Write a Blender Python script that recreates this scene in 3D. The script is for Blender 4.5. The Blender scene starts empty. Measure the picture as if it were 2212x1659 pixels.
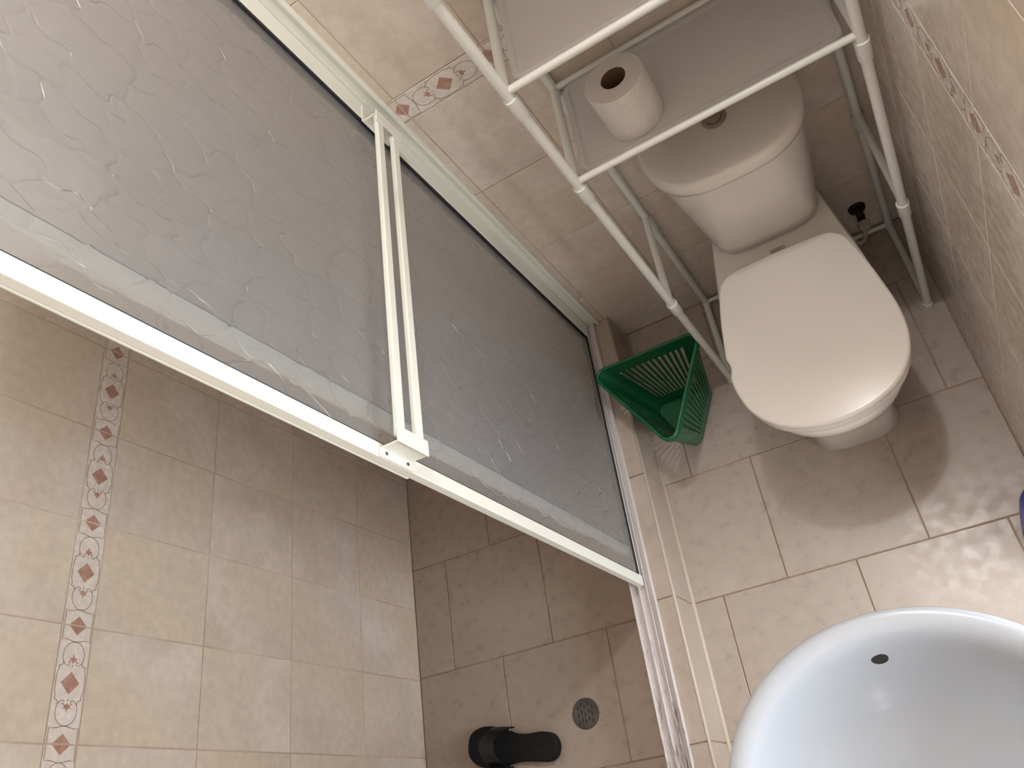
import bpy, bmesh, math, random
from mathutils import Vector, Matrix
import numpy as np
random.seed(7)
S = bpy.context.scene
COL = S.collection

# ------------------------------------------------------------------ camera
R = [[0.8471998148933568, -0.13192518898776945, -0.5146340623736471],
     [-0.3642297990279833, -0.849426103122224, -0.38185330800534883],
     [-0.38676753631179606, 0.5109511129698557, -0.7676847224024776]]
CAMLOC = (0.6369, -1.2772, 1.9183)
cd = bpy.data.cameras.new('camera'); cam = bpy.data.objects.new('camera', cd); COL.objects.link(cam)
cam.matrix_world = Matrix(((R[0][0], -R[1][0], -R[2][0], CAMLOC[0]),
                           (R[0][1], -R[1][1], -R[2][1], CAMLOC[1]),
                           (R[0][2], -R[1][2], -R[2][2], CAMLOC[2]),
                           (0, 0, 0, 1)))
cd.sensor_width = 36; cd.lens = 1729.35 / 2212 * 36; cd.clip_start = 0.01
S.camera = cam
# ------------------------------------------------------------------ light
w = bpy.data.worlds.new('world'); S.world = w; w.use_nodes = True
w.node_tree.nodes['Background'].inputs[0].default_value = (0.8, 0.85, 1, 1)
w.node_tree.nodes['Background'].inputs[1].default_value = 0.1
def point_light(name, loc, power, col, r):
    l = bpy.data.lights.new(name, 'POINT'); l.energy = power; l.color = col; l.shadow_soft_size = r
    o = bpy.data.objects.new(name, l); COL.objects.link(o); o.location = loc; return o
point_light('ceiling_light', (0.69, -0.30, 2.37), 22.5, (0.96, 0.985, 1.0), 0.035)
def area_light(name, loc, rot, power, col, sx, sy):
    l = bpy.data.lights.new(name, 'AREA'); l.shape = 'RECTANGLE'; l.size = sx; l.size_y = sy; l.energy = power; l.color = col
    o = bpy.data.objects.new(name, l); COL.objects.link(o); o.location = loc; o.rotation_euler = rot; return o
area_light('hallway_light', (1.55, -1.38, 0.90), (math.radians(90), 0, math.radians(90)), 42, (0.91, 0.96, 1.0), 1.15, 1.0)
S.view_settings.view_transform = 'Standard'; S.view_settings.look = 'None'
S.view_settings.gamma = 1; S.view_settings.use_curve_mapping = False
S.view_settings.exposure = 0.10
S.cycles.max_bounces = 7; S.cycles.diffuse_bounces = 4; S.cycles.glossy_bounces = 3
S.cycles.use_adaptive_sampling = True; S.cycles.adaptive_threshold = 0.05; S.cycles.adaptive_min_samples = 16
S.cycles.transmission_bounces = 6; S.cycles.transparent_max_bounces = 12
S.cycles.sample_clamp_indirect = 4; S.cycles.blur_glossy = 0.6
S.cycles.use_denoising = True

# ------------------------------------------------------------------ materials
def srgb(r, g, b):
    f = lambda c: (c / 255 / 12.92) if c / 255 <= .04045 else ((c / 255 + .055) / 1.055) ** 2.4
    return (f(r), f(g), f(b), 1)
def mat(name, col, rough=.4, metal=0., spec=.5, coat=0.):
    m = bpy.data.materials.new(name); m.use_nodes = True
    p = m.node_tree.nodes['Principled BSDF']
    p.inputs['Base Color'].default_value = col; p.inputs['Roughness'].default_value = rough
    p.inputs['Metallic'].default_value = metal; p.inputs['Specular IOR Level'].default_value = spec
    p.inputs['Coat Weight'].default_value = coat; p.inputs['Coat Roughness'].default_value = .08
    return m
def nd(m, t, **k):
    n = m.node_tree.nodes.new(t)
    for a, v in k.items(): setattr(n, a, v)
    return n
def lk(m, a, b): m.node_tree.links.new(a, b)
def mottled(name, cols, scale=7, rough=(.22, .42), bump=.0006, coat=.0):
    """ceramic tile: soft clouds of two or three tones that differ from tile to tile"""
    m = mat(name, cols[0], .3, coat=coat); p = m.node_tree.nodes['Principled BSDF']
    tc = nd(m, 'ShaderNodeTexCoord'); oi = nd(m, 'ShaderNodeObjectInfo')
    mul = nd(m, 'ShaderNodeMath', operation='MULTIPLY'); mul.inputs[1].default_value = 37
    add = nd(m, 'ShaderNodeVectorMath', operation='ADD')
    lk(m, oi.outputs['Random'], mul.inputs[0]); lk(m, tc.outputs['Object'], add.inputs[0]); lk(m, mul.outputs[0], add.inputs[1])
    n1 = nd(m, 'ShaderNodeTexNoise'); n1.inputs['Scale'].default_value = scale; n1.inputs['Detail'].default_value = 3
    n1.inputs['Roughness'].default_value = .5; n1.inputs['Distortion'].default_value = .15
    n2 = nd(m, 'ShaderNodeTexNoise'); n2.inputs['Scale'].default_value = scale * .45; n2.inputs['Detail'].default_value = 1
    n3 = nd(m, 'ShaderNodeTexNoise'); n3.inputs['Scale'].default_value = scale * 9; n3.inputs['Detail'].default_value = 2
    for n in (n1, n2, n3): lk(m, add.outputs[0], n.inputs['Vector'])
    r1 = nd(m, 'ShaderNodeValToRGB'); r1.color_ramp.elements[0].position = .36; r1.color_ramp.elements[1].position = .66
    r1.color_ramp.elements[0].color = cols[0]; r1.color_ramp.elements[1].color = cols[1]
    lk(m, n1.outputs['Fac'], r1.inputs[0])
    r2 = nd(m, 'ShaderNodeValToRGB'); r2.color_ramp.elements[0].position = .42; r2.color_ramp.elements[1].position = .62
    r2.color_ramp.elements[0].color = (0, 0, 0, 1); r2.color_ramp.elements[1].color = (.75, .75, .75, 1)
    lk(m, n2.outputs['Fac'], r2.inputs[0])
    mx = nd(m, 'ShaderNodeMix', data_type='RGBA'); lk(m, r2.outputs[0], mx.inputs[0]); lk(m, r1.outputs[0], mx.inputs[6]); mx.inputs[7].default_value = cols[2]
    # fine speckle
    mr = nd(m, 'ShaderNodeMapRange'); mr.inputs['From Min'].default_value = .3; mr.inputs['From Max'].default_value = .7
    mr.inputs['To Min'].default_value = .93; mr.inputs['To Max'].default_value = 1.04; lk(m, n3.outputs['Fac'], mr.inputs['Value'])
    v = nd(m, 'ShaderNodeVectorMath', operation='SCALE'); lk(m, mx.outputs[2], v.inputs[0]); lk(m, mr.outputs[0], v.inputs['Scale'])
    lk(m, v.outputs[0], p.inputs['Base Color'])
    rr = nd(m, 'ShaderNodeMapRange'); rr.inputs['From Min'].default_value = .35; rr.inputs['From Max'].default_value = .65
    rr.inputs['To Min'].default_value = rough[0]; rr.inputs['To Max'].default_value = rough[1]
    lk(m, n3.outputs['Fac'], rr.inputs['Value']); lk(m, rr.outputs[0], p.inputs['Roughness'])
    if bump < .0005: return m
    b = nd(m, 'ShaderNodeBump'); b.inputs['Strength'].default_value = .25; b.inputs['Distance'].default_value = bump
    lk(m, n3.outputs['Fac'], b.inputs['Height']); lk(m, b.outputs[0], p.inputs['Normal'])
    return m
M = {}
M['wall_tile'] = mottled('wall_tile_ceramic', (srgb(212, 197, 185), srgb(228, 216, 205), srgb(217, 201, 181)), 6, (.16, .26), .0003)
M['border'] = mottled('border_ceramic', (srgb(224, 214, 207), srgb(234, 225, 219), srgb(226, 215, 204)), 9, (.2, .3), .0003)
M['floor_tile'] = mottled('floor_tile_stoneware', (srgb(172, 157, 146), srgb(180, 166, 155), srgb(175, 161, 148)), 4, (.27, .40), .0006)
M['curb_tile'] = mottled('curb_tile_stoneware', (srgb(172, 156, 143), srgb(182, 167, 155), srgb(176, 161, 147)), 5, (.3, .46), .00002)
M['grout'] = mottled('grout', (srgb(168, 140, 116), srgb(190, 164, 140), srgb(150, 122, 100)), 12, (.7, .9), .001)
M['wall_grout'] = mottled('wall_grout', (srgb(214, 198, 178), srgb(226, 212, 194), srgb(186, 160, 138)), 12, (.7, .9), .001)
M['print_line'] = mat('print_brown_line', srgb(150, 124, 108), .3)
M['print_fill'] = mottled('print_rose_fill', (srgb(172, 130, 114), srgb(196, 158, 142), srgb(180, 140, 124)), 60, (.25, .35), .0001)
M['plaster'] = mottled('ceiling_plaster', (srgb(228, 222, 212), srgb(236, 231, 222), srgb(230, 224, 214)), 3, (.8, .9), .0006)
M['alu'] = mat('white_lacquered_aluminium', srgb(236, 236, 226), .3)
M['alu_dirty'] = mat('stained_aluminium', srgb(205, 200, 198), .45)
def stain(m):
    p = m.node_tree.nodes['Principled BSDF']; g = nd(m, 'ShaderNodeNewGeometry')
    mp = nd(m, 'ShaderNodeMapping'); mp.inputs['Scale'].default_value = (160, 14, 60); lk(m, g.outputs['Position'], mp.inputs[0])
    n = nd(m, 'ShaderNodeTexNoise'); n.inputs['Scale'].default_value = 1; n.inputs['Detail'].default_value = 5; n.inputs['Roughness'].default_value = .7
    lk(m, mp.outputs[0], n.inputs['Vector'])
    r = nd(m, 'ShaderNodeValToRGB'); e = r.color_ramp.elements
    e[0].position = .30; e[0].color = srgb(70, 62, 60); e[1].position = .50; e[1].color = srgb(214, 206, 206)
    x = e.new(.38); x.color = srgb(150, 138, 134)
    sx = nd(m, 'ShaderNodeSeparateXYZ'); lk(m, g.outputs['Position'], sx.inputs[0])
    my = nd(m, 'ShaderNodeMapRange'); my.inputs['From Min'].default_value = -1.2; my.inputs['From Max'].default_value = -.72
    my.inputs['To Min'].default_value = -.05; my.inputs['To Max'].default_value = .16; lk(m, sx.outputs['Y'], my.inputs['Value'])
    sm = nd(m, 'ShaderNodeMath', operation='ADD'); lk(m, n.outputs['Fac'], sm.inputs[0]); lk(m, my.outputs[0], sm.inputs[1])
    lk(m, sm.outputs[0], r.inputs[0]); lk(m, r.outputs[0], p.inputs['Base Color'])
stain(M['alu_dirty'])
M['gasket'] = mat('black_rubber', srgb(24, 22, 26), .6)
M['ceramic'] = mat('white_ceramic', srgb(228, 221, 213), .12, coat=.5)
M['seat'] = mat('white_seat_plastic', srgb(222, 214, 206), .22)
M['sink'] = mat('white_sink_ceramic', srgb(190, 196, 206), .16, coat=.3)
M['chrome'] = mat('satin_chrome', srgb(168, 158, 146), .38, .7)
M['dark'] = mat('painted_hole_shade', srgb(40, 36, 36), .6)  # dark colour stands in for the shade inside overflow and drain slots
M['emblem'] = mat('grey_emblem', srgb(92, 84, 74), .5)
M['rack'] = mat('white_rack_plastic', srgb(232, 232, 226), .3)
M['paper'] = mottled('toilet_paper', (srgb(214, 206, 200), srgb(224, 217, 211), srgb(218, 210, 203)), 30, (.85, .95), .0008)
M['card'] = mat('cardboard_core', srgb(110, 84, 62), .9)
M['green'] = mat('green_plastic', srgb(14, 86, 52), .38)
M['blue'] = mat('blue_plastic', srgb(20, 60, 160), .35)
M['black'] = mat('black_foam_rubber', srgb(12, 12, 15), .8)
M['black2'] = mat('black_strap', srgb(16, 16, 20), .35)
M['steel'] = mottled('dull_drain_steel', (srgb(78, 74, 72), srgb(100, 94, 90), srgb(70, 65, 62)), 40, (.45, .6), .0005)
M['valve'] = mat('pale_valve_plastic', srgb(190, 178, 168), .35)
M['brass'] = mat('dark_valve_metal', srgb(70, 58, 50), .45, .6)
# shelf plate: milky translucent plastic
m = M['shelf'] = mat('milky_shelf_plastic', srgb(238, 234, 231), .3)
p = m.node_tree.nodes['Principled BSDF']; o_ = m.node_tree.nodes['Material Output']
tl = nd(m, 'ShaderNodeBsdfTranslucent'); tl.inputs[0].default_value = srgb(246, 244, 242)
ms = nd(m, 'ShaderNodeMixShader'); ms.inputs[0].default_value = .55
lk(m, p.outputs[0], ms.inputs[1]); lk(m, tl.outputs[0], ms.inputs[2]); lk(m, ms.outputs[0], o_.inputs['Surface'])
# textured acrylic pane: overlapping stone-scale relief
def acrylic(name):
    m = bpy.data.materials.new(name); m.use_nodes = True; nt = m.node_tree
    out = nt.nodes['Material Output']; nt.nodes.remove(nt.nodes['Principled BSDF'])
    tc = nd(m, 'ShaderNodeTexCoord'); mp = nd(m, 'ShaderNodeMapping')
    mp.inputs['Scale'].default_value = (20, 14, 0.001)
    s0 = nd(m, 'ShaderNodeSeparateXYZ'); c0 = nd(m, 'ShaderNodeCombineXYZ'); lk(m, tc.outputs['Object'], s0.inputs[0])   # (y, z) of the sheet
    lk(m, s0.outputs['Y'], c0.inputs['X']); lk(m, s0.outputs['Z'], c0.inputs['Y']); lk(m, c0.outputs[0], mp.inputs[0])
    nz = nd(m, 'ShaderNodeTexNoise', noise_dimensions='2D'); nz.inputs['Scale'].default_value = 1.3; nz.inputs['Detail'].default_value = 1
    lk(m, mp.outputs[0], nz.inputs['Vector'])
    sub = nd(m, 'ShaderNodeVectorMath', operation='SUBTRACT'); lk(m, nz.outputs['Color'], sub.inputs[0]); sub.inputs[1].default_value = (.5, .5, .5)
    sc = nd(m, 'ShaderNodeVectorMath', operation='SCALE'); lk(m, sub.outputs[0], sc.inputs[0]); sc.inputs['Scale'].default_value = .8
    ad = nd(m, 'ShaderNodeVectorMath', operation='ADD'); lk(m, mp.outputs[0], ad.inputs[0]); lk(m, sc.outputs[0], ad.inputs[1])
    vo = nd(m, 'ShaderNodeTexVoronoi', feature='SMOOTH_F1', voronoi_dimensions='2D'); vo.inputs['Scale'].default_value = 1
    vo.inputs['Smoothness'].default_value = .10; vo.inputs['Randomness'].default_value = .9; lk(m, ad.outputs[0], vo.inputs['Vector'])
    df0 = nd(m, 'ShaderNodeVectorMath', operation='SUBTRACT'); lk(m, ad.outputs[0], df0.inputs[0]); lk(m, vo.outputs['Position'], df0.inputs[1])
    df = nd(m, 'ShaderNodeVectorMath', operation='MULTIPLY'); lk(m, df0.outputs[0], df.inputs[0]); df.inputs[1].default_value = (1, 1, 0)
    cs = nd(m, 'ShaderNodeVectorMath', operation='SUBTRACT'); lk(m, vo.outputs['Color'], cs.inputs[0]); cs.inputs[1].default_value = (1.15, -.35, .5)
    dt = nd(m, 'ShaderNodeVectorMath', operation='DOT_PRODUCT'); lk(m, df.outputs[0], dt.inputs[0]); lk(m, cs.outputs[0], dt.inputs[1])
    bp = nd(m, 'ShaderNodeBump'); bp.inputs['Strength'].default_value = 1.0; bp.inputs['Distance'].default_value = .0038
    ve = nd(m, 'ShaderNodeTexVoronoi', feature='DISTANCE_TO_EDGE', voronoi_dimensions='2D'); ve.inputs['Scale'].default_value = 1; ve.inputs['Randomness'].default_value = .9
    lk(m, ad.outputs[0], ve.inputs['Vector'])
    er = nd(m, 'ShaderNodeMapRange', interpolation_type='SMOOTHSTEP'); er.inputs['From Max'].default_value = .12; er.inputs['To Max'].default_value = .26
    lk(m, ve.outputs['Distance'], er.inputs['Value'])
    hs = nd(m, 'ShaderNodeMath', operation='ADD'); lk(m, dt.outputs['Value'], hs.inputs[0]); lk(m, er.outputs[0], hs.inputs[1])
    lk(m, hs.outputs[0], bp.inputs['Height'])
    rf = nd(m, 'ShaderNodeBsdfRefraction'); rf.inputs['Roughness'].default_value = .12; rf.inputs['IOR'].default_value = 1.1
    rf.inputs['Color'].default_value = srgb(244, 248, 252)
    tr = nd(m, 'ShaderNodeBsdfTranslucent'); tr.inputs[0].default_value = srgb(248, 246, 248)
    di = nd(m, 'ShaderNodeBsdfDiffuse'); di.inputs[0].default_value = srgb(222, 226, 232)
    gl = nd(m, 'ShaderNodeBsdfGlossy'); gl.inputs['Roughness'].default_value = .32; gl.inputs[0].default_value = (1, 1, 1, 1)
    for s in (rf, tr, di): lk(m, bp.outputs[0], s.inputs['Normal'])
    b2 = nd(m, 'ShaderNodeBump'); b2.inputs['Strength'].default_value = 1; b2.inputs['Distance'].default_value = .0011
    lk(m, hs.outputs[0], b2.inputs['Height']); lk(m, b2.outputs[0], gl.inputs['Normal'])
    a = nd(m, 'ShaderNodeMixShader'); a.inputs[0].default_value = .16; lk(m, rf.outputs[0], a.inputs[1]); lk(m, tr.outputs[0], a.inputs[2])
    b = nd(m, 'ShaderNodeMixShader'); b.inputs[0].default_value = .15; lk(m, a.outputs[0], b.inputs[1]); lk(m, di.outputs[0], b.inputs[2])
    fr = nd(m, 'ShaderNodeFresnel'); fr.inputs['IOR'].default_value = 1.62
    c = nd(m, 'ShaderNodeMixShader'); lk(m, fr.outputs[0], c.inputs[0]); lk(m, b.outputs[0], c.inputs[1]); lk(m, gl.outputs[0], c.inputs[2])
    lk(m, c.outputs[0], out.inputs['Surface'])
    return m
M['acrylic'] = acrylic('textured_acrylic')
m = M['clear'] = bpy.data.materials.new('smooth_acrylic_back'); m.use_nodes = True      # the untextured side of the sheet
m.node_tree.nodes.remove(m.node_tree.nodes['Principled BSDF']); t_ = nd(m, 'ShaderNodeBsdfTransparent')
t_.inputs[0].default_value = srgb(250, 250, 250); lk(m, t_.outputs[0], m.node_tree.nodes['Material Output'].inputs['Surface'])

# ------------------------------------------------------------------ helpers
def link(name, me, parent=None, **props):
    o = bpy.data.objects.new(name, me); COL.objects.link(o)
    if parent: o.parent = parent
    for k, v in props.items(): o[k] = v
    return o
def empty(name, loc, label, cat, group=None):
    o = bpy.data.objects.new(name, None); COL.objects.link(o); o.location = loc; o.empty_display_size = .05
    o['label'] = label; o['category'] = cat
    if group: o['group'] = group
    return o
def mesh(name, bm, mats, smooth=False, angle=None):
    me = bpy.data.meshes.new(name); bmesh.ops.recalc_face_normals(bm, faces=bm.faces); bm.to_mesh(me); bm.free()
    for mm in (mats if isinstance(mats, (list, tuple)) else [mats]): me.materials.append(mm)
    if smooth:
        me.shade_smooth()
        if angle: me.set_sharp_from_angle(angle=math.radians(angle))
    return me
def box(bm, a, b, bev=0., seg=1, mi=0):
    vs = []
    n0 = set(bm.faces)
    r = bmesh.ops.create_cube(bm, size=1)
    for v in r['verts']:
        v.co = Vector([(a[i] + b[i]) / 2 + v.co[i] * abs(b[i] - a[i]) for i in range(3)])
    if bev > 0:
        es = {e for v in r['verts'] for e in v.link_edges}
        bmesh.ops.bevel(bm, geom=list(es), offset=bev, segments=seg, affect='EDGES', profile=.5)
    for f in set(bm.faces) - n0: f.material_index = mi
def part_box(name, a, b, m, parent, bev=0.001, seg=1, **props):
    bm = bmesh.new(); base = parent.location if parent else Vector((0, 0, 0))
    box(bm, [a[i] - base[i] for i in range(3)], [b[i] - base[i] for i in range(3)], bev, seg)
    return link(name, mesh(name, bm, m), parent, **props)
def tube(bm, pts, r, n=16, cap=True, mi=0, closed=False):
    """sweep a circle of radius r (or list) along pts"""
    pts = [Vector(p) for p in pts]; N = len(pts); rings = []
    up = None
    for i, p in enumerate(pts):
        if closed: t = pts[(i + 1) % N] - pts[i - 1]
        else: t = pts[min(i + 1, N - 1)] - pts[max(i - 1, 0)]
        t.normalize()
        if up is None: up = Vector((0, 0, 1)) if abs(t.z) < .9 else Vector((0, 1, 0))
        x = up - t * up.dot(t); x.normalize(); up = x
        y = t.cross(x); rr = r[i] if isinstance(r, (list, tuple)) else r
        rings.append([bm.verts.new(p + (x * math.cos(a) + y * math.sin(a)) * rr) for a in [2 * math.pi * k / n for k in range(n)]])
    for i in range(N if closed else N - 1):
        A, B = rings[i], rings[(i + 1) % N]
        for k in range(n):
            f = bm.faces.new((A[k], A[(k + 1) % n], B[(k + 1) % n], B[k])); f.material_index = mi
    if cap and not closed:
        for q in (rings[0], rings[-1]):
            f = bm.faces.new(q); f.material_index = mi
def loft(bm, rings, cap0=True, cap1=True, mi=0):
    V = [[bm.verts.new(p) for p in r] for r in rings]; n = len(V[0])
    for A, B in zip(V, V[1:]):
        for k in range(n):
            f = bm.faces.new((A[k], A[(k + 1) % n], B[(k + 1) % n], B[k])); f.material_index = mi
    if cap0: bm.faces.new(V[0]).material_index = mi
    if cap1: bm.faces.new(V[-1]).material_index = mi
def catmull(pts, per=6):
    out = []; n = len(pts)
    for i in range(n):
        p0, p1, p2, p3 = [np.array(pts[(i + j) % n], float) for j in (-1, 0, 1, 2)]
        for k in range(per):
            t = k / per
            out.append(.5 * ((2 * p1) + (-p0 + p2) * t + (2 * p0 - 5 * p1 + 4 * p2 - p3) * t * t + (-p0 + 3 * p1 - 3 * p2 + p3) * t ** 3))
    return out
def offset2(pts, d):
    """inset a closed 2-D outline by d along vertex normals"""
    P = np.array(pts); n = len(P); T = np.roll(P, -1, 0) - np.roll(P, 1, 0); T /= np.linalg.norm(T, axis=1)[:, None] + 1e-12
    N = np.stack([-T[:, 1], T[:, 0]], 1)
    area = np.sum(P[:, 0] * np.roll(P[:, 1], -1) - np.roll(P[:, 0], -1) * P[:, 1])
    if area < 0: N = -N
    return P + N * d
def solid(bm, outline, z0, z1, r0=0., r1=.004, seg=4, mi=0):
    """flat-topped body from an outline, rounded at top (r1) and bottom (r0)"""
    rings = []
    for k in range(seg + 1):
        a = math.pi / 2 * k / seg
        if r0: rings.append([(x, y, z0 + r0 * (1 - math.sin(a))) for x, y in offset2(outline, r0 * (1 - math.cos(a)))][::1])
    if r0: rings = rings[::-1]; rings = rings
    if r0:
        rings = []
        for k in range(seg + 1):
            a = math.pi / 2 * k / seg
            rings.append([(x, y, z0 + r0 * (1 - math.sin(a))) for x, y in offset2(outline, r0 * (1 - math.cos(a)))])
        rings = sorted(rings, key=lambda q: q[0][2])
    else: rings.append([(x, y, z0) for x, y in outline])
    for k in range(seg + 1):
        a = math.pi / 2 * k / seg
        rings.append([(x, y, z1 - r1 * (1 - math.sin(a))) for x, y in offset2(outline, r1 * (1 - math.cos(a)))])
    loft(bm, rings, mi=mi)

# ------------------------------------------------------------------ room shell
XL, XR, YB, YF, ZC = -0.7588, 0.845, 0.0, -1.50, 2.42
G = 0.0022                                    # grout lies this far below the tile faces
def struct(name, a, b, m, **props):
    o = part_box(name, a, b, m, None, 0); o['kind'] = 'structure'
    for k, v in props.items(): o[k] = v
    return o
T = .10
floor = struct('floor', (XL - T, YF - T, -T), (XR + T, YB + T, -G), M['grout'])
wall_back = struct('wall_back', (XL - T, YB + G, -G), (XR + T, YB + T, ZC), M['wall_grout'])
wall_left = struct('wall_left', (XL - T, YF - T, -G), (XL - G, YB + G, ZC), M['wall_grout'])
DY, DZ = -.90, 2.05                            # doorway to the hallway at the end of the right wall
wall_right = struct('wall_right', (XR + G, DY, -G), (XR + T, YB + G, ZC), M['wall_grout'])
lintel = struct('wall_right_above_door', (XR + G, YF - T, DZ), (XR + T, DY, ZC), M['wall_grout'])
hall = struct('wall_hallway', (1.9, YF - .7, -G), (1.98, .4, ZC), M['plaster'])
struct('floor_hallway', (XR + T, YF - .7, -T), (1.9, .4, -.001), M['floor_tile'])
struct('ceiling_hallway', (XR + T, YF - .7, ZC), (1.9, .4, ZC + .06), M['plaster'])
struct('wall_hallway_near', (XR + T, .4, -G), (1.9, .46, ZC), M['plaster']); struct('wall_hallway_far', (XR + T, YF - .76, -G), (1.9, YF - .7, ZC), M['plaster'])
for nm, a, b in (('trim_2', (XR + .001, DY - .030, 0), (XR + T + .01, DY - .0005, DZ)), ('trim_3', (XR + .001, YF + .001, 0), (XR + T + .01, YF + .03, DZ)), ('trim_4', (XR + .001, YF + .03, DZ - .03), (XR + T + .01, DY - .03, DZ - .0005))):
    struct(nm, a, b, mat('door_frame_paint', srgb(225, 220, 210), .4))
wall_front = struct('wall_front', (XL - G, YF - T, -G), (XR + G, YF - G, ZC), M['wall_grout'])
ceiling = struct('ceiling', (XL - T, YF - T, ZC), (XR + T, YB + T, ZC + .06), M['plaster'])

tile_cache = {}
def tile_mesh(w_, h_, m, depth=.0035, bev=.0009):
    key = (round(w_, 4), round(h_, 4), m.name)
    if key in tile_cache: return tile_cache[key]
    bm = bmesh.new()      # face in local +Z at z=0, body below it
    x, y = w_ / 2, h_ / 2
    rings = [[(-x, -y, -depth), (x, -y, -depth), (x, y, -depth), (-x, y, -depth)],
             [(-x, -y, -bev), (x, -y, -bev), (x, y, -bev), (-x, y, -bev)],
             [(-x + bev, -y + bev, 0), (x - bev, -y + bev, 0), (x - bev, y - bev, 0), (-x + bev, y - bev, 0)]]
    loft(bm, rings, cap0=False)
    tile_cache[key] = me = mesh('tile', bm, m)
    return me
J = .0022
ROT = {'floor': Matrix.Identity(3),
       'back': Matrix(((1, 0, 0), (0, 0, -1), (0, 1, 0))),      # face towards -Y, local x=+X, local y=+Z
       'left': Matrix(((0, 0, 1), (1, 0, 0), (0, 1, 0))),       # face towards +X, local x=+Y, local y=+Z
       'right': Matrix(((0, 0, -1), (-1, 0, 0), (0, 1, 0))),    # face towards -X, local x=-Y
       'front': Matrix(((-1, 0, 0), (0, 0, 1), (0, 1, 0)))}     # face towards +Y
def place_tile(side, u0, u1, v0, v1, m, parent, joint=J, name='tile', me=None):
    if u1 - u0 < .012 or v1 - v0 < .008: return
    uc, vc = (u0 + u1) / 2, (v0 + v1) / 2
    loc = {'floor': (uc, vc, 0), 'back': (uc, YB, vc), 'left': (XL, uc, vc), 'right': (XR, uc, vc), 'front': (uc, YF, vc)}[side]
    o = link(name, me or tile_mesh(u1 - u0 - joint, v1 - v0 - joint, m), parent)
    mw = ROT[side].to_4x4()
    # laid by hand: a hair of unevenness
    o.matrix_basis = Matrix.Translation(Vector(loc) - parent.location) @ mw @ Matrix.Rotation(random.uniform(-.0006, .0006), 4, 'X') @ Matrix.Rotation(random.uniform(-.0006, .0006), 4, 'Y')
    return o
def bounds(lo, hi, origin, step):
    k0 = math.ceil((lo - origin) / step - 1e-6); b = [lo]
    x = origin + k0 * step
    while x < hi - 1e-6:
        if x > lo + 1e-4: b.append(x)
        x += step
    return b + [hi]
ROWS = [0, .2475, .5005, .7535, 1.006]
BORD = (1.006, 1.066)
TOPR = [1.066 + .253 * k for k in range(6)] + [ZC]
# the border: one 20 cm strip with a cartouche between two half frames
def ribbon(bm, pts, wd=.0011, z=.00015, mi=1, closed=False):
    P = [np.array(p, float) * .001 for p in pts]; n = len(P); L = []; Rr = []
    for i in range(n):
        if closed: t = P[(i + 1) % n] - P[i - 1]
        else: t = P[min(i + 1, n - 1)] - P[max(i - 1, 0)]
        t = t / (np.linalg.norm(t) + 1e-12); nn = np.array([-t[1], t[0]]) * wd / 2
        L.append(bm.verts.new((*(P[i] + nn), z))); Rr.append(bm.verts.new((*(P[i] - nn), z)))
    for i in range(n if closed else n - 1):
        j = (i + 1) % n
        bm.faces.new((L[i], L[j], Rr[j], Rr[i])).material_index = mi
def poly(bm, pts, z=.00015, mi=2):
    bm.faces.new([bm.verts.new((p[0] * .001, p[1] * .001, z)) for p in pts]).material_index = mi
def border_mesh(u_lo=-99, u_hi=99):
    bm = bmesh.new(); x0, x1, y = u_lo * .001, u_hi * .001, .0289; bev = .0009; d = .0035
    loft(bm, [[(x0, -y, -d), (x1, -y, -d), (x1, y, -d), (x0, y, -d)], [(x0, -y, -bev), (x1, -y, -bev), (x1, y, -bev), (x0, y, -bev)],
              [(x0 + bev, -y + bev, 0), (x1 - bev, -y + bev, 0), (x1 - bev, y - bev, 0), (x0 + bev, y - bev, 0)]], cap0=False)
    clip = lambda u: u_lo + 1 <= u <= u_hi - 1
    arc = lambda c, r, a0, a1, n=10: [(c[0] + r[0] * math.cos(math.radians(a0 + (a1 - a0) * k / n)), c[1] + r[1] * math.sin(math.radians(a0 + (a1 - a0) * k / n))) for k in range(n + 1)]
    for s in (-1, 1):
        q = lambda L: [(s * a, b) for a, b in L]
        if clip(s * 97):
            ribbon(bm, q([(98, 26.5), (73, 26.5), (75, 20), (73.5, 12), (71.5, 5), (71, 0), (71.5, -5), (73.5, -12), (75, -20), (73, -26.5), (98, -26.5)]), .0013)
            poly(bm, q([(98.6, 16), (83, 0), (98.6, -16)]))
        if not clip(s * 70): continue
        # egg-shaped oval with curled ends
        e = arc((47, 0), (24, 20), -118, 118, 22)
        ribbon(bm, q(e), .0012)
        for t in (-1, 1):
            r2 = lambda L: [(s * a, t * b) for a, b in L]
            ribbon(bm, r2([(35.7, 17.6), (31.5, 14), (29, 10), (30, 6.5), (33.5, 6), (35.5, 8.5), (34, 10.5)]), .0013)
            ribbon(bm, r2([(35.7, 17.6), (31, 18.5), (29, 21), (27.5, 25.5)]), .0014)
            ribbon(bm, r2([(27.5, 25.5), (24, 23.5), (15, 26.5), (0, 26.8)]), .0013)
        # fleur
        poly(bm, q([(33, 0), (37, -3.0), (35, -8), (40, -5.2), (43.5, -7.5), (42.3, -2.6), (49.5, 0), (42.3, 2.6), (43.5, 7.5), (40, 5.2), (35, 8), (37, 3.0)]))
        poly(bm, q([(27, 0), (29, -1.6), (31, 0), (29, 1.6)]))
    if clip(0):
        poly(bm, [(19, 0), (0, 17.5), (-19, 0), (0, -17.5)])
        for a in (-9, 9):
            ribbon(bm, [(-10 + a, 8 - abs(a) * 0 + (0 if a < 0 else 0)), (a + 8, -9)], .0006, .0003, 1)
    me = mesh('border_tile', bm, [M['border'], M['print_line'], M['print_fill']])
    return me
BM = {}
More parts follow.
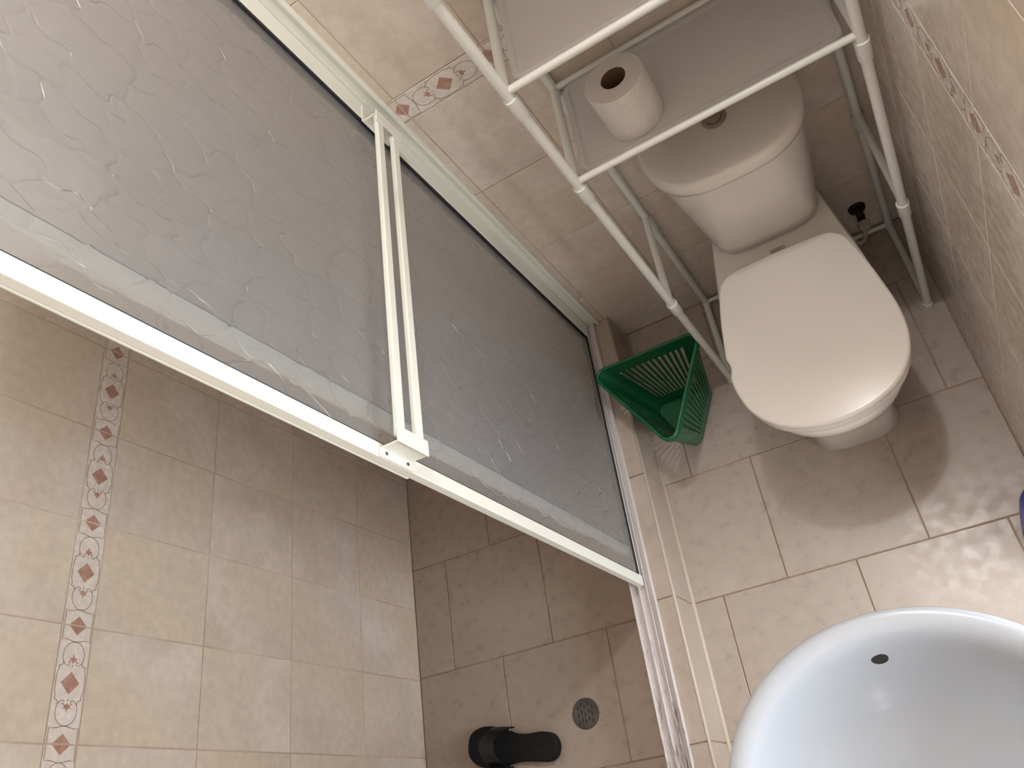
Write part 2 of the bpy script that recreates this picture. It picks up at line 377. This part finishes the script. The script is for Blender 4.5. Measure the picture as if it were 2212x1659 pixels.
def border(side, u0, u1, full, parent):
    """full=(a,b) the whole 20 cm the piece was cut from"""
    c = (full[0] + full[1]) / 2
    lo, hi = round((u0 - c) * 1000 + 1), round((u1 - c) * 1000 - 1)
    if side in ('right', 'front'): lo, hi = -hi, -lo
    if hi - lo < 8: return
    if (lo, hi) not in BM: BM[(lo, hi)] = border_mesh(lo, hi)
    o = link('border_tile', BM[(lo, hi)], parent)
    loc = {'back': (c, YB, 1.036), 'left': (XL, c, 1.036), 'right': (XR, c, 1.036), 'front': (c, YF, 1.036)}[side]
    o.matrix_basis = Matrix.Translation(Vector(loc) - parent.location) @ ROT[side].to_4x4()
def tile_wall(side, lo, hi, origin, parent):
    ub = bounds(lo, hi, origin, .2)
    for zr in (ROWS, TOPR):
        for z0, z1 in zip(zr, zr[1:]):
            for a, b in zip(ub, ub[1:]): place_tile(side, a, b, z0, z1, M['wall_tile'], parent)
    for a, b in zip(ub, ub[1:]):
        k = math.floor(((a + b) / 2 - origin) / .2); f = (origin + k * .2, origin + (k + 1) * .2)
        border(side, a, b, f, parent)
tile_wall('back', XL, XR, .0485, wall_back)
tile_wall('left', YF, YB, -.0017, wall_left)
tile_wall('right', DY, YB, -.01, wall_right)
tile_wall('front', XL, XR, .0485, wall_front)
# floor: 31 cm tiles laid in staggered rows, running on under the curb into the shower
st = .3126
for k, (y1, y0) in enumerate([(0, -.171), (-.171, -.4836), (-.4836, -.7962), (-.7962, -1.1088), (-1.1088, -1.4214), (-1.4214, YF)]):
    ox = [.2979, .7681, .2979, .4534, .2979, .4534][k]
    for lo, hi in ((XL, -.045), (.0626, XR)):
        ub = bounds(lo, hi, ox, st)
        for a, b in zip(ub, ub[1:]): place_tile('floor', a, b, y0, y1, M['floor_tile'], floor, joint=.003)

# curb under the shower screen
curb = struct('trim_1', (-.0415, YF - .001, -.002), (.0592, YB + .001, .1175), M['grout'])
cy = [-.001, -.171, -.4836, -.7962, -1.1088, -1.4214, YF + .001]
for y1, y0 in zip(cy, cy[1:]):
    for nm, a, b in (('curb_top_tile', (-.044, y0 + .0012, .1172), (.0592, y1 - .0012, .121)), ('curb_side_tile', (.0588, y0 + .0012, .0005), (.0626, y1 - .0012, .1165)),
                     ('curb_side_tile', (-.0455, y0 + .0012, .0005), (-.0412, y1 - .0012, .1165))):
        part_box(nm, a, b, M['curb_tile'], curb, .0009)
bm = bmesh.new()
tube(bm, [(.0596, YF + .004, .1178), (.0596, YB - .004, .1178)], .0042, 8); tube(bm, [(.0640, YF + .004, .0005), (.0640, YB - .004, .0005)], .0062, 8)
link('grout_bead', mesh('grout_bead', bm, mat('pale_grout_bead', srgb(190, 176, 160), .6), True), curb)

# ------------------------------------------------------------------ shower screen (fixed frame + two panels)
screen = empty('shower_screen', (0, 0, .121), 'white aluminium shower screen with grey textured acrylic sliding panels standing on the tiled curb', 'shower screen')
ZT = 1.775
def sc(name, a, b, m=None, bev=.0008, parent=None, **pr):
    bm = bmesh.new(); base = screen.location
    box(bm, [a[i] - base[i] for i in range(3)], [b[i] - base[i] for i in range(3)], bev, 1)
    return link(name, mesh(name, bm, m or M['alu']), parent or screen, **pr)
# bottom track: tray with three ribs
bm = bmesh.new()
box(bm, (-.040, YF + .002, 0), (.0185, YB - .004, .003), .0003)
for x, h in ((-.0385, .010), (-.0175, .010), (.0015, .0095), (.0160, .0125)): box(bm, (x, YF + .002, .0025), (x + .0028, YB - .004, h), .0006)
link('bottom_track', mesh('bottom_track', bm, M['alu_dirty']), screen, label='white bottom track with black mould stains')
bm = bmesh.new()
box(bm, (-.042, YF + .002, ZT - .121), (.024, YB - .004, ZT - .121 + .045), .003)
link('top_rail', mesh('top_rail', bm, M['alu']), screen)
# wall channel on the back wall: plate, ridge towards the room, shadow groove
bm = bmesh.new(); z1 = ZT - .121
box(bm, (-.040, -.0045, .003), (.0325, -.0003, z1), .0006)
box(bm, (.0262, -.0125, .003), (.0325, -.0040, z1), .0009)
box(bm, (.0165, -.0062, .003), (.0178, -.0040, z1), .0003)
box(bm, (-.040, -.030, .003), (-.0365, -.0040, z1), .0006)
link('wall_channel', mesh('wall_channel', bm, M['alu']), screen)
bm = bmesh.new(); box(bm, (-.040, YF + .0005, .003), (.030, YF + .030, z1), .001)
link('wall_channel', mesh('wall_channel', bm, M['alu']), screen)
def panel_door(x_face, ya, yb, yc, yd, label, ztop, zbot, outer):
    """ya..yb stile by the wall, yc..yd free stile (going towards -Y)"""
    d = .0156
    fr = empty('sliding_panel', (0, 0, 0), '', ''); del fr['category']; fr['label'] = label
    bm = bmesh.new()
    box(bm, (x_face - d, yb, zbot), (x_face, ya, ztop), .0012)
    me = mesh('stile', bm, M['alu'])
    return fr, me
def panel(xf, y_wall, y_wall_in, y_free_in, y_free, zb, zt, label, zgl):
    d = .0156; base = screen.location
    L = lambda a: (a[0], a[1], a[2] - base[2])
    bm = bmesh.new()
    box(bm, L((xf - d, y_free, zb)), L((xf, y_free_in, zt)), .0014, 2)
    fr = link('sliding_panel', mesh('sliding_panel_frame', bm, M['alu']), screen, label=label)
    for nm, a, b in (('stile', (xf - d, y_wall_in, zb), (xf, y_wall, zt)),
                     ('rail', (xf - d, y_free_in, zt - .03), (xf, y_wall_in, zt))):
        bm = bmesh.new(); box(bm, L(a), L(b), .0014, 2); link(nm, mesh(nm, bm, M['alu']), fr)
    bm = bmesh.new(); box(bm, L((xf - d, y_free_in, zb)), L((xf - .003, y_wall_in, zb + .010)), .001); link('rail', mesh('rail', bm, M['alu']), fr)
    # gasket: a black lip all round the acrylic
    bm = bmesh.new(); g = .0024; xg = xf - .0045
    for a, b in (((xg - .004, y_free_in, zb + .01), (xg + .0025, y_free_in + g, zt - .03)), ((xg - .006, y_wall_in - g * 6, zb + .01), (xg - .0045, y_wall_in, zt - .03)),
                 ((xg - .004, y_wall_in - g * 3, zb + .01), (xg + .0025, y_wall_in, zt - .03)),
                 ((xg - .004, y_free_in, zb + .01), (xg + .0025, y_wall_in, zb + .013))):
        box(bm, L(a), L(b), 0)
    link('gasket', mesh('gasket', bm, M['gasket']), fr)
    bm = bmesh.new(); box(bm, L((xf - .0085, y_free_in + .0004, zb + .0105)), L((xf - .0055, y_wall_in - .0004, zt - .0305)), 0)
    me = mesh('acrylic_pane', bm, [M['acrylic'], M['clear']])
    for p_ in me.polygons: p_.material_index = 0 if p_.normal.x > .5 else 1
    link('acrylic_pane', me, fr)
    return fr
outer = panel(0.0, -.0055, -.0500, -.7352, -.7590, .1335, 1.770, 'outer sliding panel carrying the double towel bar', None)
inner = panel(-.0205, -.0060, -.0430, -.660, -.6880, .1335, 1.770, 'inner sliding panel seen blurred through the outer one', None)
# a finger pull on the narrow edge of the outer panel, above bar height
bm = bmesh.new(); box(bm, (-.0215, -.7590, 1.012 - .121), (-.0158, -.7385, 1.72 - .121), .002, 2)
link('finger_pull', mesh('finger_pull', bm, M['alu']), outer)
# double towel bar
tb = empty('towel_bar', (.0, -.757, 1.02), 'white double towel bar with flat end plates screwed to the shower panel', 'towel bar')
def tbx(name, a, b, m=None, bev=.0008, **pr):
    bm = bmesh.new(); base = tb.location
    box(bm, [a[i] - base[i] for i in range(3)], [b[i] - base[i] for i in range(3)], bev, 1)
    return link(name, mesh(name, bm, m or M['alu']), tb, **pr)
for z in (1.0915, 1.0465): tbx('bar', (.0245, -.7350, z - .009), (.0345, -.0600, z + .009), bev=.0022)
for ye, s in ((-.7480, 1), (-.0820, 1)):
    tbx('end_plate', (.0345, ye, 1.032), (.0372, ye + .026, 1.106))
for (b0, b1, c0, c1) in ((-.7588, -.7430, -.7450, -.7300), (-.0610, -.0170, -.0580, -.0500)):
    bk = tbx('bracket', (.0002, b0, 1.026), (.0030, b1, 1.104))
    bm = bmesh.new(); base = tb.location
    box(bm, (.0020 - base[0], c0 - base[1], 1.030 - base[2]), (.0348 - base[0], c0 + .003 - base[1], 1.100 - base[2]), .0006)
    link('bracket_arm', mesh('bracket_arm', bm, M['alu']), bk)
    for zz in (1.040, 1.090):
        bm = bmesh.new(); tube(bm, [(.0028 - base[0], b0 + .008 - base[1], zz - base[2]), (.0042 - base[0], b0 + .008 - base[1], zz - base[2])], .0028, 10)
        link('screw', mesh('screw', bm, M['steel']), bk)

# ------------------------------------------------------------------ over-toilet rack
XLp, XRp, YFp, YRp = .3145, .8095, -.2634, -.0140
LV = [.4526, .9076, 1.1477, 1.388]
rack = empty('storage_rack', ((XLp + XRp) / 2, (YFp + YRp) / 2, 0), 'white tubular storage rack with milky shelves standing around the toilet tank', 'rack')
RB = rack.location
def rk(name, fn, m=None, parent=None, smooth=True, **pr):
    bm = bmesh.new(); fn(bm); bmesh.ops.translate(bm, verts=bm.verts, vec=-Vector(RB))
    return link(name, mesh(name, bm, m or M['rack'], smooth, 40), parent or rack, **pr)
RP = .0092
for x in (XLp, XRp):
    for y in (YFp, YRp):
        post = rk('post', lambda bm: tube(bm, [(x, y, .004), (x, y, 1.62)], RP, 20))
        for L in LV:
            rk('collar', lambda bm: tube(bm, [(x, y, L - .056), (x, y, L - .054), (x, y, L - .020), (x, y, L - .014), (x, y, L - .0135)],
                                         [.0112, .0122, .0124, .0128, .0098], 20), parent=post)
        rk('foot', lambda bm: tube(bm, [(x, y, 0), (x, y, .012)], .0112, 16), parent=post)
def rail(p, q, r): return lambda bm: tube(bm, [p, q], r, 16)
for x in (XLp, XRp):
    for L in [.014] + LV:
        rk('side_rail', rail((x, YFp, L), (x, YRp, L), .0086))
for L in LV[1:]:
    rk('front_rail', rail((XLp, YFp, L), (XRp, YFp, L), .0066)); rk('back_rail', rail((XLp, YRp, L), (XRp, YRp, L), .0066))
rk('back_rail', rail((XLp, YRp, .014), (XRp, YRp, .014), .0060))
def shelf(L):
    def f(bm):
        x0, x1, y0, y1 = XLp + .016, XRp - .018, YFp + .009, YRp - .008; r = .022; out = []
        for cx, cy_, a0 in ((x1 - r, y1 - r, 0), (x0 + r, y1 - r, 90), (x0 + r, y0 + r, 180), (x1 - r, y0 + r, 270)):
            for k in range(6):
                a = math.radians(a0 + 90 * k / 5); out.append((cx + r * math.cos(a), cy_ + r * math.sin(a)))
        # tray: turned-down rim, low ridge inside it, flat bed
        rings = [[(x, y, L - .016) for x, y in out], [(x, y, L - .001) for x, y in out]]
        for d, z in ((.0015, .0006), (.010, .0008), (.013, -.0022), (.016, -.003)):
            rings.append([(x, y, L + z) for x, y in offset2(out, d)])
        loft(bm, rings, cap0=False)
        rings2 = [[(x, y, L - .016) for x, y in offset2(out, .0018)], [(x, y, L - .005) for x, y in offset2(out, .0018)]]
        loft(bm, rings2, cap0=False)
    return f
for L in LV[1:]: rk('shelf', shelf(L), M['shelf'])

# toilet roll on the middle shelf
tr = empty('toilet_roll', (.449, -.185, LV[1] - .003), 'roll of white toilet paper standing on the lower rack shelf', 'toilet paper')
bm = bmesh.new(); n = 48
def circ(r, z, n=48, c=(0, 0)): return [(c[0] + r * math.cos(2 * math.pi * k / n), c[1] + r * math.sin(2 * math.pi * k / n), z) for k in range(n)]
loft(bm, [circ(.0225, 0), circ(.0515, 0), circ(.053, .0015), circ(.053, .0965), circ(.0515, .098), circ(.0225, .098)], False, False)
# loose end of the sheet
vs = [(.0534 * math.cos(a), .0534 * math.sin(a)) for a in [math.radians(-62 + 4 * k) for k in range(5)]]
loft(bm, [[(x, y, .0005), (x * 1.003, y * 1.003, .0005), (x * 1.003, y * 1.003, .0975), (x, y, .0975)] for x, y in vs])
link('paper', mesh('paper', bm, M['paper'], True, 40), tr)
bm = bmesh.new(); loft(bm, [circ(.0225, .0003), circ(.0225, .0974), circ(.0212, .0974), circ(.0212, .0003), circ(.0225, .0003)], False, False)
link('cardboard_core', mesh('cardboard_core', bm, M['card'], True, 40), tr)

# ------------------------------------------------------------------ toilet
TX = .556
toilet = empty('toilet', (TX, -.30, 0), 'white ceramic toilet with closed lid and round chrome flush button under the rack', 'toilet')
TB = toilet.location
def tp(name, fn, m, parent=None, smooth=True, ang=50, **pr):
    bm = bmesh.new(); fn(bm); bmesh.ops.translate(bm, verts=bm.verts, vec=-Vector(TB))
    return link(name, mesh(name, bm, m, smooth, ang), parent or toilet, **pr)
half = [(0, -.2475), (.06, -.2485), (.102, -.2520), (.1245, -.266), (.139, -.293), (.154, -.36), (.1635, -.42), (.1685, -.46), (.1695, -.50), (.1655, -.535), (.153, -.573), (.130, -.606), (.098, -.631), (.05, -.649), (0, -.655)]
lidp = [(TX + a, b) for a, b in half] + [(TX - a, b) for a, b in half[-2:0:-1]]
lid = catmull(lidp, 6)
# lifting notch on the left edge
lid_n = []
for x, y in lid:
    if x < TX - .1 and abs(y + .468) < .022: x = x + .006 * math.cos((y + .468) / .022 * math.pi / 2)
    lid_n.append((x, y))
def bowl(bm):
    def ring(z, hw, yf, yb, e, wb):
        """egg outline: half width hw, front yf, back yb with half-width wb"""
        pts = []
        for k in range(64):
            a = 2 * math.pi * k / 64; c, s = math.cos(a), math.sin(a)
            ym = -.46 if yf < -.6 else yf + hw * 1.0
            if s < 0:
                x = hw * abs(c) ** (2 / e) * (1 if c > 0 else -1); y = ym - (ym - yf) * abs(s) ** (2 / e)
            else:
                t = s; y = ym + (yb - ym) * min(1, t * 1.0) ** .8
                x = (hw + (wb - hw) * min(1, t ** 1.2)) * (1 if c > 0 else -1) * min(1, abs(c) * 5) ** .6
            pts.append((TX + x, y, z))
        return pts
    R_ = [ring(0, .103, -.545, -.06, 3.2, .10), ring(.012, .106, -.549, -.06, 3.2, .10), ring(.10, .100, -.552, -.06, 3.0, .10), ring(.20, .107, -.575, -.05, 2.8, .10),
          ring(.27, .128, -.605, -.04, 2.5, .10), ring(.32, .152, -.636, -.03, 2.25, .103), ring(.355, .163, -.648, -.025, 2.15, .105), ring(.375, .166, -.651, -.025, 2.1, .106),
          ring(.392, .1655, -.650, -.025, 2.1, .107), ring(.398, .160, -.645, -.027, 2.1, .104)]
    loft(bm, R_)
tp('bowl', bowl, M['ceramic'])
def seat(bm): solid(bm, [(TX + (x - TX) * .99, -.46 + (y + .46) * .99) for x, y in lid], .400, .420, .003, .004)
tp('seat', seat, M['seat'])
def lidf(bm): solid(bm, lid_n, .4235, .440, .003, .006, 5)
tp('lid', lidf, M['seat'])
for s in (-1, 1):
    tp('hinge', lambda bm: tube(bm, [(TX + s * .075 - .016, -.238, .4085), (TX + s * .075 + .016, -.238, .4085)], .0075, 12), M['seat'])
# tank: tapers to its foot, front bulges
def trap(hw, yf, yb, e, r_, z, n=96):
    """tank section: bulging rounded front, flatter back"""
    P = []; ym = yb - .062
    for k in range(n):
        t = 2 * math.pi * k / n; c, q = math.cos(t), math.sin(t)
        if q < 0: x = hw * math.copysign(abs(c) ** (2 / e), c); y = ym - (ym - yf) * abs(q) ** (2 / (e * .82))
        else: x = hw * math.copysign(abs(c) ** (2 / 5), c); y = ym + (yb - ym) * q ** (2 / 5)
        P.append((TX + x, y, z))
    return P
def tankf(bm):
    loft(bm, [trap(.112, -.184, -.012, 4.8, 0, .4030), trap(.120, -.192, -.012, 4.6, 0, .410), trap(.124, -.196, -.012, 4.4, 0, .440), trap(.134, -.205, -.012, 4.0, 0, .52),
              trap(.145, -.214, -.012, 3.6, 0, .60), trap(.156, -.225, -.012, 3.2, 0, .685)])
tank = tp('tank', tankf, M['ceramic'])
def tlid(bm):
    rr = [((.158, -.230), .686), ((.163, -.2355), .689), ((.1655, -.238), .698), ((.1655, -.238), .712), ((.1625, -.235), .7195), ((.155, -.228), .7235), ((.135, -.210), .726)]
    loft(bm, [trap(h, y, -.010, 3.0, 0, z) for (h, y), z in rr])
tp('tank_lid', tlid, M['ceramic'])
def btn(bm): loft(bm, [circ(.0245, .7245, 32, (TX, -.103)), circ(.0245, .729, 32, (TX, -.103)), circ(.0225, .7305, 32, (TX, -.103)), circ(.0165, .7305, 32, (TX, -.103)), circ(.0163, .7285, 32, (TX, -.103))])
b_ = tp('flush_button_ring', btn, M['chrome'])
def btn2(bm): loft(bm, [circ(.0155, .7285, 32, (TX, -.103)), circ(.0155, .7325, 32, (TX, -.103)), circ(.0140, .7335, 32, (TX, -.103))])
tp('flush_button', btn2, M['chrome'])
def emb(bm):
    z = .3988; c = (TX + .004, -.2215)
    def rr(x0, y0, x1, y1, w_=.0009):
        for a, b in (((x0, y0), (x1, y0 + w_)), ((x0, y1 - w_), (x1, y1)), ((x0, y0), (x0 + w_, y1)), ((x1 - w_, y0), (x1, y1))): box(bm, (c[0] + a[0], c[1] + a[1], z), (c[0] + b[0], c[1] + b[1], z + .0006))
    rr(-.017, .001, .015, .0085)
    for k in range(5): box(bm, (c[0] - .012 + k * .005, c[1] + .0038, z), (c[0] - .0095 + k * .005, c[1] + .0056, z + .0006))
    box(bm, (c[0] - .024, c[1] - .0035, z), (c[0] + .020, c[1] - .0025, z + .0006))
tp('emblem', emb, M['emblem'])

# angle valve and hose on the back wall
vv = empty('water_valve', (.752, -.004, .10), 'small water supply valve on the back wall behind the rack leg', 'valve')
def vp(name, fn, m, **pr):
    bm = bmesh.new(); fn(bm); bmesh.ops.translate(bm, verts=bm.verts, vec=-Vector(vv.location)); return link(name, mesh(name, bm, m, True, 40), vv, **pr)
vp('wall_flange', lambda bm: tube(bm, [(.752, -.0003, .115), (.752, -.006, .115)], [.022, .020], 20), M['brass'])
vp('valve_body', lambda bm: (tube(bm, [(.752, -.004, .115), (.752, -.045, .115)], .009, 14), tube(bm, [(.752, -.034, .128), (.752, -.034, .085)], .010, 14)), M['brass'])
vp('knob', lambda bm: tube(bm, [(.752, -.044, .112), (.752, -.048, .112), (.752, -.060, .110), (.752, -.063, .110)], [.010, .016, .015, .011], 18), M['valve'])
hp = [(.752, -.034, .088), (.751, -.037, .062), (.742, -.048, .044), (.725, -.055, .050), (.706, -.052, .09), (.692, -.045, .17), (.680, -.040, .27), (.655, -.04, .38), (.640, -.045, .420)]
def cr3(P, per=6):
    o = []
    for i in range(len(P) - 1):
        p0, p1, p2, p3 = [np.array(P[min(max(i + j, 0), len(P) - 1)], float) for j in (-1, 0, 1, 2)]
        for k in range(per):
            t = k / per; o.append(.5 * (2 * p1 + (p2 - p0) * t + (2 * p0 - 5 * p1 + 4 * p2 - p3) * t * t + (3 * p1 - p0 - 3 * p2 + p3) * t ** 3))
    return o + [np.array(P[-1], float)]
vp('hose', lambda bm: tube(bm, cr3(hp), .0055, 12), M['valve'])

# ------------------------------------------------------------------ green basket
bk = empty('waste_basket', (.172, -.325, 0), 'empty green slotted plastic waste basket with a triangular rim beside the curb', 'basket')
def rtri(P, r, n=7):
    """triangle with rounded corners"""
    P = [np.array(p, float) for p in P]; out = []
    for i in range(3):
        a, b, c = P[i - 1], P[i], P[(i + 1) % 3]
        u = (a - b) / np.linalg.norm(a - b); v = (c - b) / np.linalg.norm(c - b)
        half_ = math.acos(np.clip(u @ v, -1, 1)) / 2; d = r / math.tan(half_)
        s, e = b + u * d, b + v * d; ctr = b + (u + v) / np.linalg.norm(u + v) * r / math.sin(half_)
        a0 = math.atan2(*(s - ctr)[::-1]); a1 = math.atan2(*(e - ctr)[::-1]); da = (a1 - a0 + math.pi) % (2 * math.pi) - math.pi
        for k in range(n): out.append((ctr[0] + r * math.cos(a0 + da * k / (n - 1)), ctr[1] + r * math.sin(a0 + da * k / (n - 1))))
    return np.array(out)
TOPT = [(.022, -.236), (.320, -.238), (.184, -.505)]
BOTT = [(.092, -.262), (.268, -.262), (.180, -.435)]
n_side = 27                       # samples per straight side
def tri_ring(t, z, off=0):
    P = [tuple(np.array(a) * t + np.array(b) * (1 - t)) for a, b in zip(TOPT, BOTT)]
    o = rtri(P, .022)
    if off: o = offset2([tuple(q) for q in o], off)
    # resample: corners keep their 7 points, sides get n_side points
    res = []; flag = []
    for i in range(3):
        for k in range(7): res.append(o[i * 7 + k]); flag.append(False)
        a, b = o[i * 7 + 6], o[(i * 7 + 7) % 21]
        for k in range(1, n_side): res.append(a + (b - a) * k / n_side); flag.append(True)
    return [(p[0], p[1], z) for p in res], flag
H = .25
def basket(bm):
    zs = [(0, .004), (.18, .045), (.36, .090), (.62, .155), (.86, .215), (1, H)]
    prev = None
    V = []
    for t, z in zs:
        r, fl = tri_ring(t, z); V.append([bm.verts.new(p) for p in r])
    N = len(V[0])
    # solid floor and lower wall, slots from row 1 to row 4 on every other strip
    bm.faces.new(V[0])
    for j in range(len(V) - 1):
        for k in range(N):
            k2 = (k + 1) % N
            side = k // (6 + n_side + 0) if False else None
            slot = fl[k] and fl[k2] and (k % 33) >= 8 and ((k % 33) % 2 == 0) and 1 <= j <= 3
            if slot: continue
            bm.faces.new((V[j][k], V[j][k2], V[j + 1][k2], V[j + 1][k]))
    geom = bm.faces[:]
    bmesh.ops.recalc_face_normals(bm, faces=geom)
    bmesh.ops.solidify(bm, geom=geom, thickness=.0022)
bm = bmesh.new(); basket(bm); bmesh.ops.translate(bm, verts=bm.verts, vec=-Vector(bk.location))
link('body', mesh('body', bm, M['green'], True, 35), bk)
bm = bmesh.new(); r0, _ = tri_ring(1, H + .001); tube(bm, r0, .0042, 10, closed=True)
r1, _ = tri_ring(.97, H - .016); 
loft(bm, [[(x, y, H) for x, y, z in tri_ring(1, H, -.001)[0]], [(x, y, H - .014) for x, y, z in tri_ring(.985, H, -.004)[0]]], False, False)
bmesh.ops.translate(bm, verts=bm.verts, vec=-Vector(bk.location))
link('rim', mesh('rim', bm, M['green'], True, 50), bk)

# ------------------------------------------------------------------ sink
SX, SY = .525, -1.275
sink = empty('sink', (SX, -1.33, 0), 'white oval ceramic pedestal sink with a round overflow hole in the foreground', 'sink')
def sp(name, fn, m, ang=60, **pr):
    bm = bmesh.new(); fn(bm); bmesh.ops.translate(bm, verts=bm.verts, vec=-Vector(sink.location)); return link(name, mesh(name, bm, m, True, ang), sink, **pr)
def sring(a, b, z, back, cy_=SY, n=72):
    P = []
    for k in range(n):
        t = 2 * math.pi * k / n; x = a * math.cos(t); y = b * math.sin(t)
        if y < 0 and back: y = -(abs(math.sin(t)) ** .75) * (back); x = a * (1 if math.cos(t) > 0 else -1) * abs(math.cos(t)) ** .75
        P.append((SX + x, cy_ + y, z))
    return P
def basin(bm):
    bk_ = .222
    R_ = [sring(.085, .075, .700, 0), sring(.13, .12, .712, .12), sring(.19, .168, .752, .19), sring(.215, .190, .80, .215), sring(.224, .1985, .832, bk_), sring(.2265, .201, .846, bk_), sring(.2245, .199, .8535, bk_ - .002),
          sring(.219, .1935, .8565, .216), sring(.211, .186, .8555, .150), sring(.203, .178, .8525, .128), sring(.1965, .1715, .8465, .120), sring(.191, .166, .836, .116),
          sring(.184, .159, .820, .112), sring(.172, .148, .798, .104), sring(.152, .130, .771, .092), sring(.122, .103, .746, .074), sring(.08, .068, .727, .05), sring(.045, .042, .719, .035), sring(.021, .021, .716, .021)]
    loft(bm, R_, True, True)
sp('basin', basin, M['sink'])
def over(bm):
    # solid dark plug on the sloping inner wall, painting the shade inside the hole
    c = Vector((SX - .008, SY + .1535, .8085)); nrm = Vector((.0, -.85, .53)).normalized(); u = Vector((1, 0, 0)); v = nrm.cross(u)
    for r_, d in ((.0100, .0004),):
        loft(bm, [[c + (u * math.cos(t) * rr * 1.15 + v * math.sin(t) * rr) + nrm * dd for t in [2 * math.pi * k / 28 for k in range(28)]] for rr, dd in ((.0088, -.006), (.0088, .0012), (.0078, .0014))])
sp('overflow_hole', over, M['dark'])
sp('drain_plug', lambda bm: loft(bm, [circ(.021, .7155, 24, (SX, SY)), circ(.022, .7185, 24, (SX, SY)), circ(.016, .7205, 24, (SX, SY))]), M['chrome'])
sp('pedestal', lambda bm: loft(bm, [[(SX + a * math.cos(t), -1.36 + b * math.sin(t), z) for t in [2 * math.pi * k / 40 for k in range(40)]] for a, b, z in
                                    ((.10, .10, 0), (.098, .098, .02), (.078, .08, .10), (.070, .072, .40), (.078, .08, .64), (.092, .09, .712))]), M['sink'])

# ------------------------------------------------------------------ shower floor: drain and slippers
dr = empty('floor_drain', (-.268, -.983, 0), 'round dull metal floor drain with slots in the shower floor', 'drain')
bm = bmesh.new(); loft(bm, [circ(.0365, .0002, 40), circ(.0360, .0022, 40), circ(.0335, .0030, 40), circ(.0300, .0024, 40)])
link('grate', mesh('grate', bm, M['steel'], True, 35), dr)
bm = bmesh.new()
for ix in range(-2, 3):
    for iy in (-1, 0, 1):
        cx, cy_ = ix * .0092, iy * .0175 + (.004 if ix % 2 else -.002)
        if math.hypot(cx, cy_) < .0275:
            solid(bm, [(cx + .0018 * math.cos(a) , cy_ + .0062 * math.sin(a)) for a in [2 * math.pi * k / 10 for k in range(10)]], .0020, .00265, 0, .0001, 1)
link('slots', mesh('slots', bm, M['dark']), dr)  # raised dark lozenges on the grate, slot shade put into their colour

def slipper(loc, rot, label, flip=1):
    s = empty('slipper', loc, label, 'slipper', 'black slippers on the shower floor'); s.rotation_euler = (0, 0, rot)
    # sole outline, toe at -x, heel at +x
    o = [(-.130, .004), (-.124, .030), (-.100, .046), (-.066, .050), (-.030, .043), (.010, .032), (.045, .030), (.085, .034), (.112, .030), (.127, .014), (.130, -.004),
         (.122, -.024), (.100, -.034), (.060, -.033), (.015, -.034), (-.030, -.044), (-.070, -.048), (-.105, -.040), (-.126, -.020)]
    o = catmull([(a, b * flip) for a, b in o], 4)
    def sole(bm):
        def zf(x): return .006 * (x / .13) ** 2 + (.004 if x > 0 else 0) * min(1, max(0, x / .05))
        rings = []
        for d, z in ((.004, 0), (0, .003), (0, .019), (.003, .0225), (.009, .0215), (.03, .0195)):
            rings.append([(x, y, z + (zf(x) if z > .01 else 0)) for x, y in offset2(o, d)])
        loft(bm, rings)
    bm = bmesh.new(); sole(bm); link('sole', mesh('sole', bm, M['black'], True, 50), s)
    # broad strap arching over the forefoot
    bm = bmesh.new(); rings = []
    for k in range(13):
        a = math.pi * k / 12; y = -.047 * math.cos(a) * flip; z = .016 + .050 * math.sin(a) ** .8
        w_ = .020 + .006 * abs(math.cos(a)); xc = -.052 + .030 * abs(math.cos(a)) ** 1.5
        rings.append([(xc - w_, y, z), (xc - w_ + .002, y * 1.02, z + .004), (xc + w_ - .002, y * 1.02, z + .0045 - .006 * math.sin(a)), (xc + w_, y, z - .006 * math.sin(a)), (xc + w_ - .002, y * .95, z - .003 - .006 * math.sin(a)), (xc - w_ + .002, y * .95, z - .003)])
    loft(bm, rings); link('strap', mesh('strap', bm, M['black2'], True, 50), s)
    return s
slipper((-.475, -1.024, .001), math.radians(-9), 'black slipper lying nearest the floor drain')
slipper((-.522, -1.131, .001), math.radians(-14), 'second black slipper, mostly cut off by the bottom frame edge', -1)

# ------------------------------------------------------------------ blue sliver at the right edge, built as a guessed bottle
bu = empty('cleaning_bottle', (.8085, -.850, 0), 'blue plastic bottle on the floor against the right wall, barely in view', 'bottle')
bm = bmesh.new(); loft(bm, [circ(.029, .001, 32), circ(.033, .006, 32), circ(.0345, .05, 32), circ(.0355, .15, 32), circ(.0345, .24, 32), circ(.030, .275, 32), circ(.016, .305, 32), circ(.0135, .315, 32)])
link('body', mesh('body', bm, M['blue'], True, 50), bu)
bm = bmesh.new(); loft(bm, [circ(.0155, .312, 24), circ(.0160, .314, 24), circ(.0150, .340, 24), circ(.013, .342, 24)])
link('cap', mesh('cap', bm, M['rack'], True, 40), bu)
